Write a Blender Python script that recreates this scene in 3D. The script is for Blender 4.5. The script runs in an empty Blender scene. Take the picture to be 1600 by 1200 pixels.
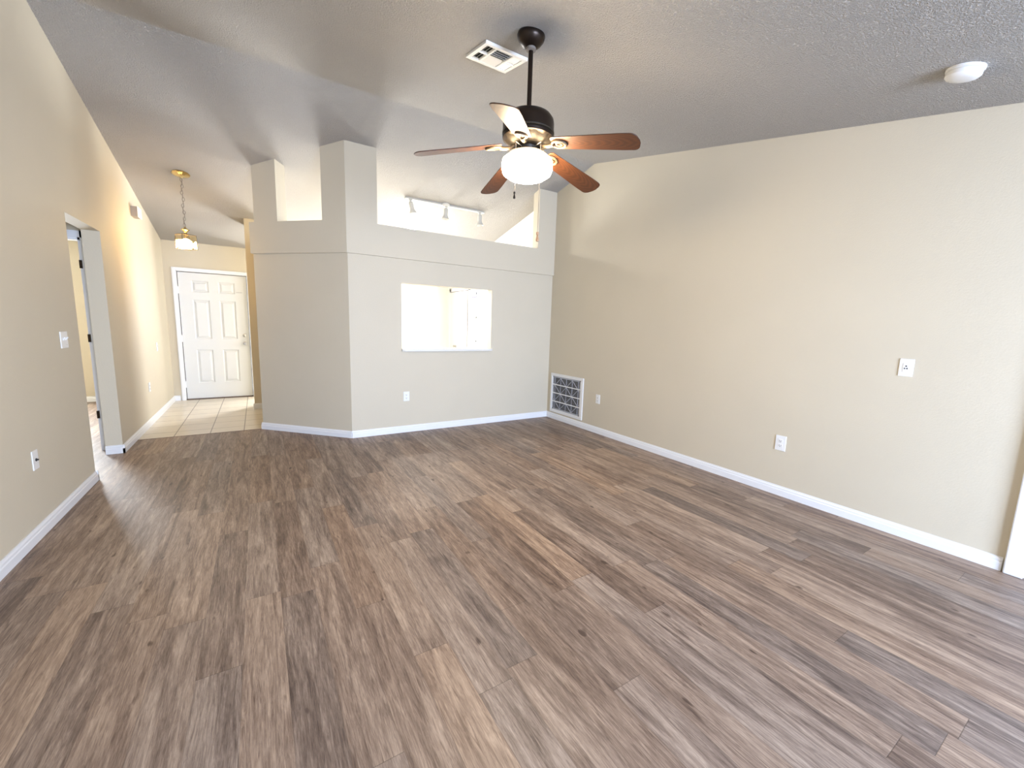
import bpy, bmesh, math, random
from mathutils import Vector, Matrix
random.seed(7)
sc = bpy.context.scene
PI = math.pi

# ---------------------------------------------------------------- camera
CAM_H = 1.362
cam_d = bpy.data.cameras.new('camera')
cam = bpy.data.objects.new('camera', cam_d)
sc.collection.objects.link(cam)
Rv = Vector((0.85025547, -0.5254984, 0.03028306))
Uv = Vector((0.04922751, 0.1366661, 0.98939326))
Fv = Vector((0.52406324, 0.83974628, -0.14207008))
cam.matrix_world = Matrix(((Rv.x, Uv.x, -Fv.x, 0), (Rv.y, Uv.y, -Fv.y, 0), (Rv.z, Uv.z, -Fv.z, CAM_H), (0, 0, 0, 1)))
cam_d.sensor_width = 36
cam_d.lens = 637.323 / 1600 * 36
cam_d.clip_start = 0.02
sc.camera = cam

# ---------------------------------------------------------------- exposure, world, daylight
sc.view_settings.view_transform = 'Standard'
sc.view_settings.look = 'None'
sc.view_settings.gamma = 1
sc.view_settings.use_curve_mapping = False
sc.view_settings.exposure = 0.62

world = bpy.data.worlds.new('world')
sc.world = world
world.use_nodes = True
bg = world.node_tree.nodes['Background']
bg.inputs[0].default_value = (0.78, 0.88, 1.0, 1)
bg.inputs[1].default_value = 2.0

def area(name, loc, direction, sx, sy, power, col):
    d = bpy.data.lights.new(name, 'AREA')
    d.shape = 'RECTANGLE'; d.size = sx; d.size_y = sy
    d.energy = power; d.color = col
    o = bpy.data.objects.new(name, d)
    sc.collection.objects.link(o)
    o.location = loc
    o.rotation_euler = Vector(direction).to_track_quat('-Z', 'Y').to_euler()
    return o

# daylight entering through the glazed openings (each lamp sits outside its pane)
area('daylight_patio', (1.7, -3.3, 1.12), (-0.12, 1, -0.12), 2.4, 2.0, 520, (0.54, 0.69, 1.0))
area('daylight_kitchen', (3.95, 7.0, 1.5), (-1, 0, 0), 0.95, 0.95, 80, (0.93, 0.97, 1.0))
area('daylight_breakfast', (1.55, 9.08, 1.55), (0, -1, 0.15), 1.2, 1.2, 240, (0.97, 0.98, 1.0))
area('daylight_bedroom', (-3.2, 8.93, 1.45), (0, -1, 0), 1.3, 1.3, 280, (0.88, 0.94, 1.0))

# ---------------------------------------------------------------- measurements (metres)
XL, XR, YP, YD = -1.185, 3.711, 4.901, 8.309
XC, YR, ZR = 0.878, 4.14, 3.405
M1, M2 = 0.205, 0.219
ZB, ZT = 2.098, 2.445
YBACK = -3.0
YK = 8.84
T = 0.13
YF = YR - (ZR - 2.44) / M1        # the vault meets a flat 2.44 m ceiling behind the camera
def ceil(y):
    return max(2.44, ZR - M1 * (YR - y)) if y < YR else ZR - M2 * (y - YR)

# ---------------------------------------------------------------- materials
def new_mat(name):
    m = bpy.data.materials.new(name); m.use_nodes = True
    nt = m.node_tree
    return m, nt, nt.nodes['Principled BSDF']

def simple(name, col, rough=0.5, metal=0.0, **kw):
    m, nt, b = new_mat(name)
    b.inputs['Base Color'].default_value = (*col, 1)
    b.inputs['Roughness'].default_value = rough
    b.inputs['Metallic'].default_value = metal
    for k, v in kw.items():
        b.inputs[k].default_value = v
    # faint procedural mottling so no surface is perfectly even
    n = nt.nodes.new('ShaderNodeTexNoise'); n.inputs['Scale'].default_value = 35
    g = nt.nodes.new('ShaderNodeNewGeometry')
    nt.links.new(g.outputs['Position'], n.inputs['Vector'])
    r = nt.nodes.new('ShaderNodeMapRange')
    r.inputs['To Min'].default_value = max(0.02, rough - 0.06); r.inputs['To Max'].default_value = min(1, rough + 0.06)
    nt.links.new(n.outputs['Fac'], r.inputs['Value'])
    nt.links.new(r.outputs['Result'], b.inputs['Roughness'])
    return m

def emit(name, col, strength):
    m, nt, b = new_mat(name)
    b.inputs['Base Color'].default_value = (0.9, 0.9, 0.88, 1)
    b.inputs['Emission Color'].default_value = (*col, 1)
    b.inputs['Emission Strength'].default_value = strength
    b.inputs['Roughness'].default_value = 0.3
    return m

def plaster(name, col, scale, strength, dist, rough=0.7, var=0.03, knock=False):
    m, nt, b = new_mat(name)
    L = nt.links.new
    g = nt.nodes.new('ShaderNodeNewGeometry')
    n1 = nt.nodes.new('ShaderNodeTexNoise'); n1.inputs['Scale'].default_value = scale; n1.inputs['Detail'].default_value = 3
    L(g.outputs['Position'], n1.inputs['Vector'])
    h = n1.outputs['Fac']
    if knock:
        n2 = nt.nodes.new('ShaderNodeTexNoise'); n2.inputs['Scale'].default_value = scale * 2.3; n2.inputs['Detail'].default_value = 4
        L(g.outputs['Position'], n2.inputs['Vector'])
        mx = nt.nodes.new('ShaderNodeMath'); mx.operation = 'MULTIPLY_ADD'
        mx.inputs[1].default_value = 0.6
        L(n2.outputs['Fac'], mx.inputs[0]); L(n1.outputs['Fac'], mx.inputs[2])
        rr = nt.nodes.new('ShaderNodeMapRange'); rr.inputs['From Min'].default_value = 0.6; rr.inputs['From Max'].default_value = 1.0
        rr.interpolation_type = 'SMOOTHSTEP'
        L(mx.outputs[0], rr.inputs['Value']); h = rr.outputs['Result']
    bp = nt.nodes.new('ShaderNodeBump'); bp.inputs['Strength'].default_value = strength; bp.inputs['Distance'].default_value = dist
    L(h, bp.inputs['Height']); L(bp.outputs['Normal'], b.inputs['Normal'])
    n3 = nt.nodes.new('ShaderNodeTexNoise'); n3.inputs['Scale'].default_value = 2.2; n3.inputs['Detail'].default_value = 2
    L(g.outputs['Position'], n3.inputs['Vector'])
    cr = nt.nodes.new('ShaderNodeMix'); cr.data_type = 'RGBA'
    cr.inputs['A'].default_value = (*[c * (1 - var) for c in col], 1)
    cr.inputs['B'].default_value = (*[min(1, c * (1 + var)) for c in col], 1)
    L(n3.outputs['Fac'], cr.inputs['Factor']); L(cr.outputs['Result'], b.inputs['Base Color'])
    b.inputs['Roughness'].default_value = rough
    return m

def wood_floor():
    m, nt, b = new_mat('vinyl_plank')
    N = nt.nodes.new; L = nt.links.new
    def math_(op, a, b_=None, c=None):
        n = N('ShaderNodeMath'); n.operation = op
        for i, v in enumerate((a, b_, c)):
            if v is None: continue
            if isinstance(v, (int, float)): n.inputs[i].default_value = v
            else: L(v, n.inputs[i])
        return n.outputs[0]
    g = N('ShaderNodeNewGeometry')
    s = N('ShaderNodeSeparateXYZ'); L(g.outputs['Position'], s.inputs[0])
    W_, LN = 0.1495, 1.22
    xs = math_('DIVIDE', math_('SUBTRACT', s.outputs['X'], 0.035), W_)
    col = math_('FLOOR', xs); fx = math_('FRACT', xs)
    wn = N('ShaderNodeTexWhiteNoise'); wn.noise_dimensions = '1D'; L(col, wn.inputs['W'])
    ys = math_('ADD', math_('DIVIDE', s.outputs['Y'], LN), math_('MULTIPLY', wn.outputs['Value'], 7.3))
    row = math_('FLOOR', ys); fy = math_('FRACT', ys)
    cv = N('ShaderNodeCombineXYZ'); L(col, cv.inputs[0]); L(row, cv.inputs[1])
    wp = N('ShaderNodeTexWhiteNoise'); wp.noise_dimensions = '2D'; L(cv.outputs[0], wp.inputs['Vector'])
    pr = wp.outputs['Value']
    # grain, stretched along the plank, shifted per plank
    def grain(sx, sy, scale, detail, rough, off, dist=0.0):
        c = N('ShaderNodeCombineXYZ')
        L(math_('ADD', math_('MULTIPLY', s.outputs['X'], sx), math_('MULTIPLY', pr, 37.0 + off)), c.inputs[0])
        L(math_('ADD', math_('MULTIPLY', s.outputs['Y'], sy), math_('MULTIPLY', pr, 91.0)), c.inputs[1])
        L(math_('MULTIPLY', pr, 13.0 + off), c.inputs[2])
        n = N('ShaderNodeTexNoise'); n.inputs['Scale'].default_value = scale
        n.inputs['Detail'].default_value = detail; n.inputs['Roughness'].default_value = rough
        n.inputs['Distortion'].default_value = dist
        L(c.outputs[0], n.inputs['Vector']); return n.outputs['Fac']
    broad = grain(19, 1.9, 1.0, 3, 0.6, 0, 0.9)
    mid = grain(62, 4.6, 1.0, 5, 0.72, 5, 1.6)
    fine = grain(230, 15.0, 1.0, 4, 0.75, 9, 0.8)
    knots = grain(22, 9, 1.0, 1, 0.4, 3)
    v = math_('ADD', math_('MULTIPLY', broad, 0.40), math_('MULTIPLY', mid, 0.38))
    v = math_('ADD', v, math_('MULTIPLY', fine, 0.29))
    v = math_('ADD', v, math_('MULTIPLY', math_('SUBTRACT', pr, 0.5), 0.085))
    kn = N('ShaderNodeMapRange'); kn.inputs['From Min'].default_value = 0.74; kn.inputs['From Max'].default_value = 0.86
    kn.inputs['To Max'].default_value = 0.25
    L(knots, kn.inputs['Value'])
    v = math_('SUBTRACT', v, kn.outputs['Result'])
    ramp = N('ShaderNodeValToRGB')
    e = ramp.color_ramp.elements
    e[0].position = 0.38; e[0].color = (0.070, 0.043, 0.031, 1)
    e[1].position = 0.68; e[1].color = (0.47, 0.355, 0.265, 1)
    for p, c in ((0.455, (0.140, 0.092, 0.068, 1)), (0.525, (0.225, 0.158, 0.118, 1)), (0.595, (0.330, 0.242, 0.182, 1))):
        x = e.new(p); x.color = c
    L(v, ramp.inputs['Fac'])
    # per-plank tint
    hs = N('ShaderNodeHueSaturation')
    L(ramp.outputs['Color'], hs.inputs['Color'])
    mr = N('ShaderNodeMapRange'); mr.inputs['To Min'].default_value = 0.75; mr.inputs['To Max'].default_value = 1.15
    L(wp.outputs['Color'], mr.inputs['Value']); L(mr.outputs['Result'], hs.inputs['Saturation'])
    # seams
    ex = math_('MULTIPLY', math_('MINIMUM', fx, math_('SUBTRACT', 1.0, fx)), W_)
    ey = math_('MULTIPLY', math_('MINIMUM', fy, math_('SUBTRACT', 1.0, fy)), LN)
    sx = N('ShaderNodeMapRange'); sx.inputs['From Max'].default_value = 0.0013; sx.inputs['To Min'].default_value = 0.62; L(ex, sx.inputs['Value'])
    sy = N('ShaderNodeMapRange'); sy.inputs['From Max'].default_value = 0.0018; sy.inputs['To Min'].default_value = 0.35; L(ey, sy.inputs['Value'])
    seam = math_('MINIMUM', sx.outputs['Result'], sy.outputs['Result'])
    mx = N('ShaderNodeMix'); mx.data_type = 'RGBA'
    mx.inputs['A'].default_value = (0.03, 0.018, 0.012, 1)
    L(seam, mx.inputs['Factor']); L(hs.outputs['Color'], mx.inputs['B'])
    L(mx.outputs['Result'], b.inputs['Base Color'])
    rg = N('ShaderNodeMapRange'); rg.inputs['To Min'].default_value = 0.36; rg.inputs['To Max'].default_value = 0.55
    L(mid, rg.inputs['Value']); L(rg.outputs['Result'], b.inputs['Roughness'])
    bp = N('ShaderNodeBump'); bp.inputs['Strength'].default_value = 0.35; bp.inputs['Distance'].default_value = 0.0015
    L(math_('ADD', math_('MULTIPLY', fine, 0.5), seam), bp.inputs['Height']); L(bp.outputs['Normal'], b.inputs['Normal'])
    b.inputs['Specular IOR Level'].default_value = 0.45
    return m

def tile_floor():
    m, nt, b = new_mat('ceramic_tile')
    N = nt.nodes.new; L = nt.links.new
    g = N('ShaderNodeNewGeometry')
    mp = N('ShaderNodeMapping'); mp.inputs['Location'].default_value = (0.865 + 0.3335 * 10, -6.05 + 0.3335 * 30, 0)
    L(g.outputs['Position'], mp.inputs['Vector'])
    br = N('ShaderNodeTexBrick'); br.offset = 0; br.squash = 1
    br.inputs['Scale'].default_value = 1.0
    br.inputs['Brick Width'].default_value = 0.3335; br.inputs['Row Height'].default_value = 0.3335
    br.inputs['Mortar Size'].default_value = 0.0052; br.inputs['Mortar Smooth'].default_value = 0.1
    br.inputs['Color1'].default_value = (0.66, 0.60, 0.50, 1); br.inputs['Color2'].default_value = (0.71, 0.65, 0.55, 1)
    br.inputs['Mortar'].default_value = (0.20, 0.16, 0.11, 1)
    L(mp.outputs[0], br.inputs['Vector'])
    n = N('ShaderNodeTexNoise'); n.inputs['Scale'].default_value = 9; n.inputs['Detail'].default_value = 5
    L(g.outputs['Position'], n.inputs['Vector'])
    r = N('ShaderNodeMapRange'); r.inputs['To Min'].default_value = 0.9; r.inputs['To Max'].default_value = 1.08; L(n.outputs['Fac'], r.inputs['Value'])
    vm = N('ShaderNodeVectorMath'); vm.operation = 'SCALE'; L(br.outputs['Color'], vm.inputs[0]); L(r.outputs['Result'], vm.inputs['Scale'])
    L(vm.outputs[0], b.inputs['Base Color'])
    b.inputs['Roughness'].default_value = 0.28
    bp = N('ShaderNodeBump'); bp.inputs['Strength'].default_value = 0.4; bp.inputs['Distance'].default_value = 0.002; bp.invert = True
    L(br.outputs['Fac'], bp.inputs['Height']); L(bp.outputs['Normal'], b.inputs['Normal'])
    return m

def blade_wood():
    m, nt, b = new_mat('walnut_blade')
    N = nt.nodes.new; L = nt.links.new
    tc = N('ShaderNodeTexCoord')
    mp = N('ShaderNodeMapping'); mp.inputs['Scale'].default_value = (3.0, 16.0, 1.0)
    L(tc.outputs['Object'], mp.inputs['Vector'])
    w = N('ShaderNodeTexWave'); w.wave_type = 'RINGS'; w.rings_direction = 'Z'
    w.inputs['Scale'].default_value = 2.2; w.inputs['Distortion'].default_value = 3.5; w.inputs['Detail'].default_value = 2
    L(mp.outputs[0], w.inputs['Vector'])
    mp2 = N('ShaderNodeMapping'); mp2.inputs['Scale'].default_value = (6.0, 130.0, 1.0)
    L(tc.outputs['Object'], mp2.inputs['Vector'])
    n = N('ShaderNodeTexNoise'); n.inputs['Scale'].default_value = 1; n.inputs['Detail'].default_value = 5
    L(mp2.outputs[0], n.inputs['Vector'])
    mx = N('ShaderNodeMath'); mx.operation = 'MULTIPLY_ADD'; mx.inputs[1].default_value = 0.55
    L(w.outputs['Fac'], mx.inputs[0]); 
    ml = N('ShaderNodeMath'); ml.operation = 'MULTIPLY'; ml.inputs[1].default_value = 0.45; L(n.outputs['Fac'], ml.inputs[0])
    L(ml.outputs[0], mx.inputs[2])
    r = N('ShaderNodeValToRGB')
    r.color_ramp.elements[0].color = (0.034, 0.010, 0.003, 1); r.color_ramp.elements[1].color = (0.100, 0.034, 0.011, 1)
    L(mx.outputs[0], r.inputs['Fac']); L(r.outputs['Color'], b.inputs['Base Color'])
    b.inputs['Roughness'].default_value = 0.5
    b.inputs['Coat Weight'].default_value = 0.05; b.inputs['Coat Roughness'].default_value = 0.3
    return m

def filter_mat():
    m, nt, b = new_mat('pleated_filter')
    N = nt.nodes.new; L = nt.links.new
    g = N('ShaderNodeNewGeometry')
    w = N('ShaderNodeTexWave'); w.bands_direction = 'Z'; w.inputs['Scale'].default_value = 14
    w.inputs['Distortion'].default_value = 0.5
    L(g.outputs['Position'], w.inputs['Vector'])
    n = N('ShaderNodeTexNoise'); n.inputs['Scale'].default_value = 60; L(g.outputs['Position'], n.inputs['Vector'])
    r = N('ShaderNodeValToRGB'); r.color_ramp.elements[0].color = (0.07, 0.072, 0.075, 1); r.color_ramp.elements[1].color = (0.22, 0.22, 0.225, 1)
    ad = N('ShaderNodeMath'); ad.operation = 'MULTIPLY_ADD'; ad.inputs[1].default_value = 0.5; ad.inputs[2].default_value = 0.1
    L(n.outputs['Fac'], ad.inputs[0]); L(ad.outputs[0], r.inputs['Fac'])
    L(r.outputs['Color'], b.inputs['Base Color'])
    bp = N('ShaderNodeBump'); bp.inputs['Distance'].default_value = 0.006; L(w.outputs['Fac'], bp.inputs['Height']); L(bp.outputs['Normal'], b.inputs['Normal'])
    b.inputs['Roughness'].default_value = 0.9
    return m

def pane_mat(name, tint=(1, 1, 1)):
    m = bpy.data.materials.new(name); m.use_nodes = True
    nt = m.node_tree; nt.nodes.clear()
    o = nt.nodes.new('ShaderNodeOutputMaterial'); t = nt.nodes.new('ShaderNodeBsdfTransparent')
    g = nt.nodes.new('ShaderNodeBsdfGlossy'); g.inputs['Roughness'].default_value = 0.03
    x = nt.nodes.new('ShaderNodeMixShader'); x.inputs[0].default_value = 0.07
    t.inputs[0].default_value = (*tint, 1)
    nt.links.new(t.outputs[0], x.inputs[1]); nt.links.new(g.outputs[0], x.inputs[2]); nt.links.new(x.outputs[0], o.inputs[0])
    return m

M = {}
M['wall'] = plaster('beige_wall_paint', (0.595, 0.532, 0.408), 110, 0.25, 0.003, 0.62)
M['ceiling'] = plaster('textured_ceiling', (0.70, 0.655, 0.59), 100, 1.0, 0.022, 0.85, 0.03, knock=True)
M['kitchen_wall'] = plaster('kitchen_wall_paint', (0.84, 0.83, 0.79), 95, 0.25, 0.003, 0.6)
M['trim'] = simple('white_trim_paint', (0.78, 0.79, 0.80), 0.35)
M['door'] = simple('white_door_paint', (0.68, 0.69, 0.68), 0.3)
M['wood'] = wood_floor()
M['tile'] = tile_floor()
M['plastic'] = simple('white_plastic', (0.80, 0.80, 0.78), 0.3)
M['slot'] = simple('dark_slot', (0.03, 0.03, 0.03), 0.6)
M['bronze'] = simple('dark_bronze', (0.030, 0.020, 0.014), 0.32, 0.75)
M['antique'] = simple('antique_brass', (0.030, 0.022, 0.013), 0.5, 0.3)
M['iron'] = simple('pale_antique_brass', (0.10, 0.068, 0.038), 0.55, 0.1)
M['blade'] = blade_wood()
M['brass'] = simple('polished_brass', (0.55, 0.43, 0.22), 0.22, 1.0)
M['chain'] = simple('chain_metal', (0.30, 0.26, 0.22), 0.45, 0.5)
M['silver'] = simple('brushed_nickel', (0.55, 0.54, 0.52), 0.3, 1.0)
M['globe'] = emit('lit_opal_glass', (1.0, 0.80, 0.53), 84)
M['pend'] = emit('lit_pendant_bulb', (1.0, 0.68, 0.32), 85)
M['kbulb'] = emit('lit_kitchen_diffuser', (1.0, 0.98, 0.94), 92)
M['amber'] = pane_mat('clear_lantern_glass', (1.0, 0.975, 0.90))
M['pane'] = pane_mat('window_glass')
M['filter'] = filter_mat()
M['card'] = simple('filter_cardboard', (0.42, 0.43, 0.45), 0.8)
M['wire'] = simple('filter_wire', (0.42, 0.43, 0.46), 0.5, 0.2)
M['track'] = simple('cream_track_enamel', (0.50, 0.49, 0.45), 0.4)
M['counter'] = simple('cream_counter', (0.74, 0.72, 0.66), 0.3)
M['duct_shade'] = simple('duct_shade_paint', (0.02, 0.02, 0.018), 0.9)  # near-black colour stands in for the shade inside the duct
M['vent'] = simple('vent_enamel', (0.78, 0.78, 0.75), 0.35)
M['tan'] = simple('turned_wood_fob', (0.42, 0.22, 0.10), 0.4)
M['chime'] = simple('beige_chime_grille', (0.38, 0.33, 0.27), 0.6)
M['seal'] = simple('door_seal', (0.10, 0.07, 0.06), 0.7)
M['blue'] = simple('blue_grey_rail', (0.20, 0.19, 0.34), 0.5)
M['grey'] = simple('grey_sticker', (0.45, 0.45, 0.45), 0.6)
M['thresh'] = simple('dark_wood_strip', (0.10, 0.06, 0.04), 0.5)

# ---------------------------------------------------------------- mesh helpers
def box(bm, x0, x1, y0, y1, z0, z1):
    vs = [bm.verts.new(p) for p in ((x0,y0,z0),(x1,y0,z0),(x1,y1,z0),(x0,y1,z0),(x0,y0,z1),(x1,y0,z1),(x1,y1,z1),(x0,y1,z1))]
    for f in ((0,3,2,1),(4,5,6,7),(0,1,5,4),(1,2,6,5),(2,3,7,6),(3,0,4,7)):
        bm.faces.new([vs[i] for i in f])
    return bm

def prism(bm, poly, axis, a, b):
    """extrude a closed polygon between a and b along the axis; poly holds the two other coordinates"""
    def P(u, v, w):
        return {'x': (w, u, v), 'y': (u, w, v), 'z': (u, v, w)}[axis]
    A = [bm.verts.new(P(u, v, a)) for u, v in poly]; B = [bm.verts.new(P(u, v, b)) for u, v in poly]
    bm.faces.new(A); bm.faces.new(B[::-1])
    n = len(poly)
    for i in range(n):
        bm.faces.new((A[i], B[i], B[(i+1) % n], A[(i+1) % n]))
    return bm

def lathe(bm, prof, c=(0,0,0), seg=40):
    rings = []
    for r, z in prof:
        if r < 1e-5:
            rings.append([bm.verts.new((c[0], c[1], c[2]+z))])
        else:
            rings.append([bm.verts.new((c[0]+r*math.cos(2*PI*k/seg), c[1]+r*math.sin(2*PI*k/seg), c[2]+z)) for k in range(seg)])
    for A, B in zip(rings, rings[1:]):
        for k in range(seg):
            k2 = (k+1) % seg
            if len(A) == 1 and len(B) == 1: continue
            if len(A) == 1: bm.faces.new((A[0], B[k], B[k2]))
            elif len(B) == 1: bm.faces.new((A[k], A[k2], B[0]))
            else: bm.faces.new((A[k], A[k2], B[k2], B[k]))
    return bm

def tube(bm, pts, r, seg=8, closed=False):
    pts = [Vector(p) for p in pts]; n = len(pts); rings = []
    for i, p in enumerate(pts):
        if closed: t = pts[(i+1) % n] - pts[i-1]
        else: t = pts[min(i+1, n-1)] - pts[max(i-1, 0)]
        t.normalize()
        up = Vector((0,0,1)) if abs(t.z) < 0.9 else Vector((1,0,0))
        a = t.cross(up).normalized(); b_ = t.cross(a)
        rr = r[i] if isinstance(r, (list, tuple)) else r
        rings.append([bm.verts.new(p + rr*(math.cos(2*PI*k/seg)*a + math.sin(2*PI*k/seg)*b_)) for k in range(seg)])
    pairs = list(zip(rings, rings[1:])) + ([(rings[-1], rings[0])] if closed else [])
    for A, B in pairs:
        for k in range(seg):
            bm.faces.new((A[k], A[(k+1) % seg], B[(k+1) % seg], B[k]))
    if not closed:
        bm.faces.new(rings[0]); bm.faces.new(rings[-1][::-1])
    return bm

def nb(): return bmesh.new()

def obj(name, bm, mat, parent=None, loc=(0,0,0), rot=None, smooth=False, bevel=0):
    bmesh.ops.recalc_face_normals(bm, faces=bm.faces)
    me = bpy.data.meshes.new(name); bm.to_mesh(me); bm.free()
    me.materials.append(mat)
    if smooth:
        for p in me.polygons: p.use_smooth = True
        try: me.set_sharp_from_angle(angle=math.radians(38))
        except Exception: pass
    o = bpy.data.objects.new(name, me); sc.collection.objects.link(o)
    o.parent = parent; o.location = loc
    if rot is not None: o.rotation_euler = rot
    if bevel:
        b = o.modifiers.new('bevel', 'BEVEL'); b.width = bevel; b.segments = 2; b.limit_method = 'ANGLE'
    return o

def struct(name, bm, mat, **kw):
    o = obj(name, bm, mat, **kw); o['kind'] = 'structure'; return o

def thing(name, label, cat, loc=(0,0,0), rot=None, group=None):
    o = bpy.data.objects.new(name, None); sc.collection.objects.link(o)
    o.empty_display_size = 0.1
    o.location = loc
    if rot is not None: o.rotation_euler = rot
    tag(o, label, cat, group); return o

def tag(o, label, cat, group=None):
    o['label'] = label; o['category'] = cat
    if group: o['group'] = group
    return o

# ================================================================ THE ROOM SHELL
# wood-look floor (living room and bedroom) and tiled floor (entry hall and kitchen)
wf = nb()
yt = 5.80
pts = [(XL-3.2, YBACK-0.1), (XR+0.15, YBACK-0.1), (XR+0.15, YP+0.06), (XC+0.05, YP+0.06), (0.0+0.06, YP+0.06+XC-0.01), (0.0+0.06, yt), (XL-0.07, yt), (XL-0.07, 9.0), (XL-3.2, 9.0)]
prism(wf, pts, 'z', -0.06, 0.0)
struct('floor', wf, M['wood'])
tf = nb()
pts = [(XL-0.07, yt), (0.06, yt), (0.06, YP+0.06+XC-0.01), (XC+0.05, YP+0.06), (XR+0.15, YP+0.06), (XR+0.15, 9.0), (XL-0.07, 9.0)]
prism(tf, pts, 'z', -0.06, 0.0)
struct('floor', tf, M['tile'])
b_ = nb(); box(b_, XL, 0.0, yt-0.005, yt+0.004, -0.002, 0.0022)
struct('trim_1', b_, M['thresh'])

# vaulted ceiling
cb = nb()
ye, yb = YBACK-0.1, 9.0
prism(cb, [(ye, ceil(ye)), (YF, ceil(YF)), (YR, ZR), (yb, ceil(yb)), (yb, ceil(yb)+0.15), (YR, ZR+0.15), (YF, ceil(YF)+0.15), (ye, ceil(ye)+0.15)], 'x', XL-0.125, XR+0.15)
struct('ceiling', cb, M['ceiling'])

def ywall(bm, x0, x1, y0, y1, z0=0.0):
    """wall running along Y between x0 and x1, its top following the vault"""
    top = [(y0, ceil(y0)+0.02)]
    if y0 < YF < y1: top.append((YF, 2.46))
    if y0 < YR < y1: top.append((YR, ZR+0.02))
    top.append((y1, ceil(y1)+0.02))
    prism(bm, [(y1, z0), (y0, z0)] + top, 'x', x0, x1)

# left wall with the square opening towards the bedroom
YO1, YO2, ZO = 4.498, 5.315, 2.101
w = nb()
x0, x1 = XL-0.125, XL
ywall(w, x0, x1, YBACK, YO1)
ywall(w, x0, x1, YO1, YO2, ZO)
ywall(w, x0, x1, YO2, YK+0.1)
bmesh.ops.remove_doubles(w, verts=w.verts, dist=1e-5)
struct('wall_left', w, M['wall'])

# right wall: living room stretch, then the kitchen stretch with a doorway-free wall and a window
w = nb(); ywall(w, XR, XR+0.14, YBACK, YP+0.02)
struct('wall_right', w, M['wall'])
w = nb()
KW0, KW1, KZ0, KZ1 = 6.50, 7.50, 1.0, 2.0
ywall(w, XR, XR+0.14, YP+0.02, KW0); ywall(w, XR, XR+0.14, KW0, KW1, KZ1); ywall(w, XR, XR+0.14, KW1, YK+0.12)
box(w, XR, XR+0.14, KW0, KW1, 0, KZ0)
struct('wall_right', w, M['kitchen_wall'])

# back wall behind the camera with its sliding glass door
w = nb()
SD0, SD1, SDZ = 0.5, 2.9, 2.08
box(w, XL-0.125, SD0, YBACK-0.14, YBACK, 0, 2.5); box(w, SD1, XR+0.14, YBACK-0.14, YBACK, 0, 2.5); box(w, SD0, SD1, YBACK-0.14, YBACK, SDZ, 2.5)
struct('wall_back', w, M['wall'])
sd = nb()
for a, b in ((SD0, SD0+0.06), (1.67, 1.73), (SD1-0.06, SD1)): box(sd, a, b, YBACK-0.10, YBACK-0.04, 0, SDZ)
box(sd, SD0, SD1, YBACK-0.10, YBACK-0.04, SDZ-0.06, SDZ); box(sd, SD0, SD1, YBACK-0.10, YBACK-0.04, 0, 0.06)
d2 = struct('door_2', sd, M['trim'])
g = nb(); box(g, SD0+0.06, SD1-0.06, YBACK-0.075, YBACK-0.069, 0.06, SDZ-0.06)
obj('glass_pane', g, M['pane'], d2)

# pass-through wall, angled wall, band and posts (drywall of one paint)
def off_corner(d):
    """corner of the pass-through face and the 45 degree face when both are pushed towards the room by d"""
    return (XC - d*(math.sqrt(2)-1), YP - d)
def band_poly(d, xe, back):
    cx, cy = off_corner(d); bx, by = off_corner(-back)
    return (cx, cy), (bx, by)
PX0, PX1, PZ0, PZ1 = 1.478, 2.705, 1.010, 1.822
lo, up, th = -0.014, 0.014, 0.13     # lower face set back, upper band proud of it
w = nb()
y0, y1 = YP-lo, YP+th
bxc, byc = off_corner(-th)
lcx, lcy = off_corner(lo)
# straight part with the hole
prism(w, [(lcx, y0), (PX0, y0), (PX0, y1), (bxc, y1)], 'z', 0, ZB)
box(w, PX1, XR, y0, y1, 0, ZB)
box(w, PX0, PX1, y0, y1, 0, PZ0); box(w, PX0, PX1, y0, y1, PZ1, ZB)
# 45 degree part
s2 = math.sqrt(0.5)
def along(p, t): return (p[0]-t*s2, p[1]+t*s2)
LA = (XC+0.003)/s2
e1 = along((lcx, lcy), LA); e2 = (e1[0]+0.144*s2, e1[1]+0.144*s2)
prism(w, [(lcx, lcy), (bxc, byc), e2, e1], 'z', 0, ZB)
bmesh.ops.remove_doubles(w, verts=w.verts, dist=1e-5)
struct('wall_far', w, M['wall'])
# upper band, posts and the pier against the right wall
w = nb()
ucx, ucy = off_corner(up)
f1 = along((ucx, ucy), LA+0.022); f2 = (f1[0]+0.158*s2, f1[1]+0.158*s2)
prism(w, [(ucx, ucy), (XR, ucy), (XR, byc), (bxc, byc), f2, f1], 'z', ZB, ZT)
def topped(bm, poly, z0):
    """vertical prism whose top follows the vault"""
    A = [bm.verts.new((x, y, z0)) for x, y in poly]; B = [bm.verts.new((x, y, ceil(y)+0.02)) for x, y in poly]
    bm.faces.new(A); bm.faces.new(B[::-1]); n = len(poly)
    for i in range(n): bm.faces.new((A[i], B[i], B[(i+1) % n], A[(i+1) % n]))
def back(p, d=0.144): return (p[0]+d*s2, p[1]+d*s2)
# corner post
pl = along((ucx, ucy), 0.298); pr_ = (1.205, ucy)
topped(w, [(ucx, ucy), pr_, (1.205, byc), (bxc, byc), back(pl), pl], ZT)
# slim post on the angled ledge
q1 = along((ucx, ucy), 0.880); q2 = along((ucx, ucy), 1.195)
topped(w, [q1, back(q1), back(q2), q2], ZT)
# pier at the right wall
topped(w, [(3.412, ucy), (XR, ucy), (XR, byc), (3.412, byc)], ZT)
struct('wall_far', w, M['wall'])

# short wall between hall and kitchen, and the wall block that closes the hall on the right
w = nb(); box(w, 0.07, 0.19, 5.86, 7.15, 0, ZT)
struct('wall_hall', w, M['wall'])
w = nb()
ywall(w, -0.09, 0.19, 7.15, 7.38)
struct('wall_hall', w, M['wall'])

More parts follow.
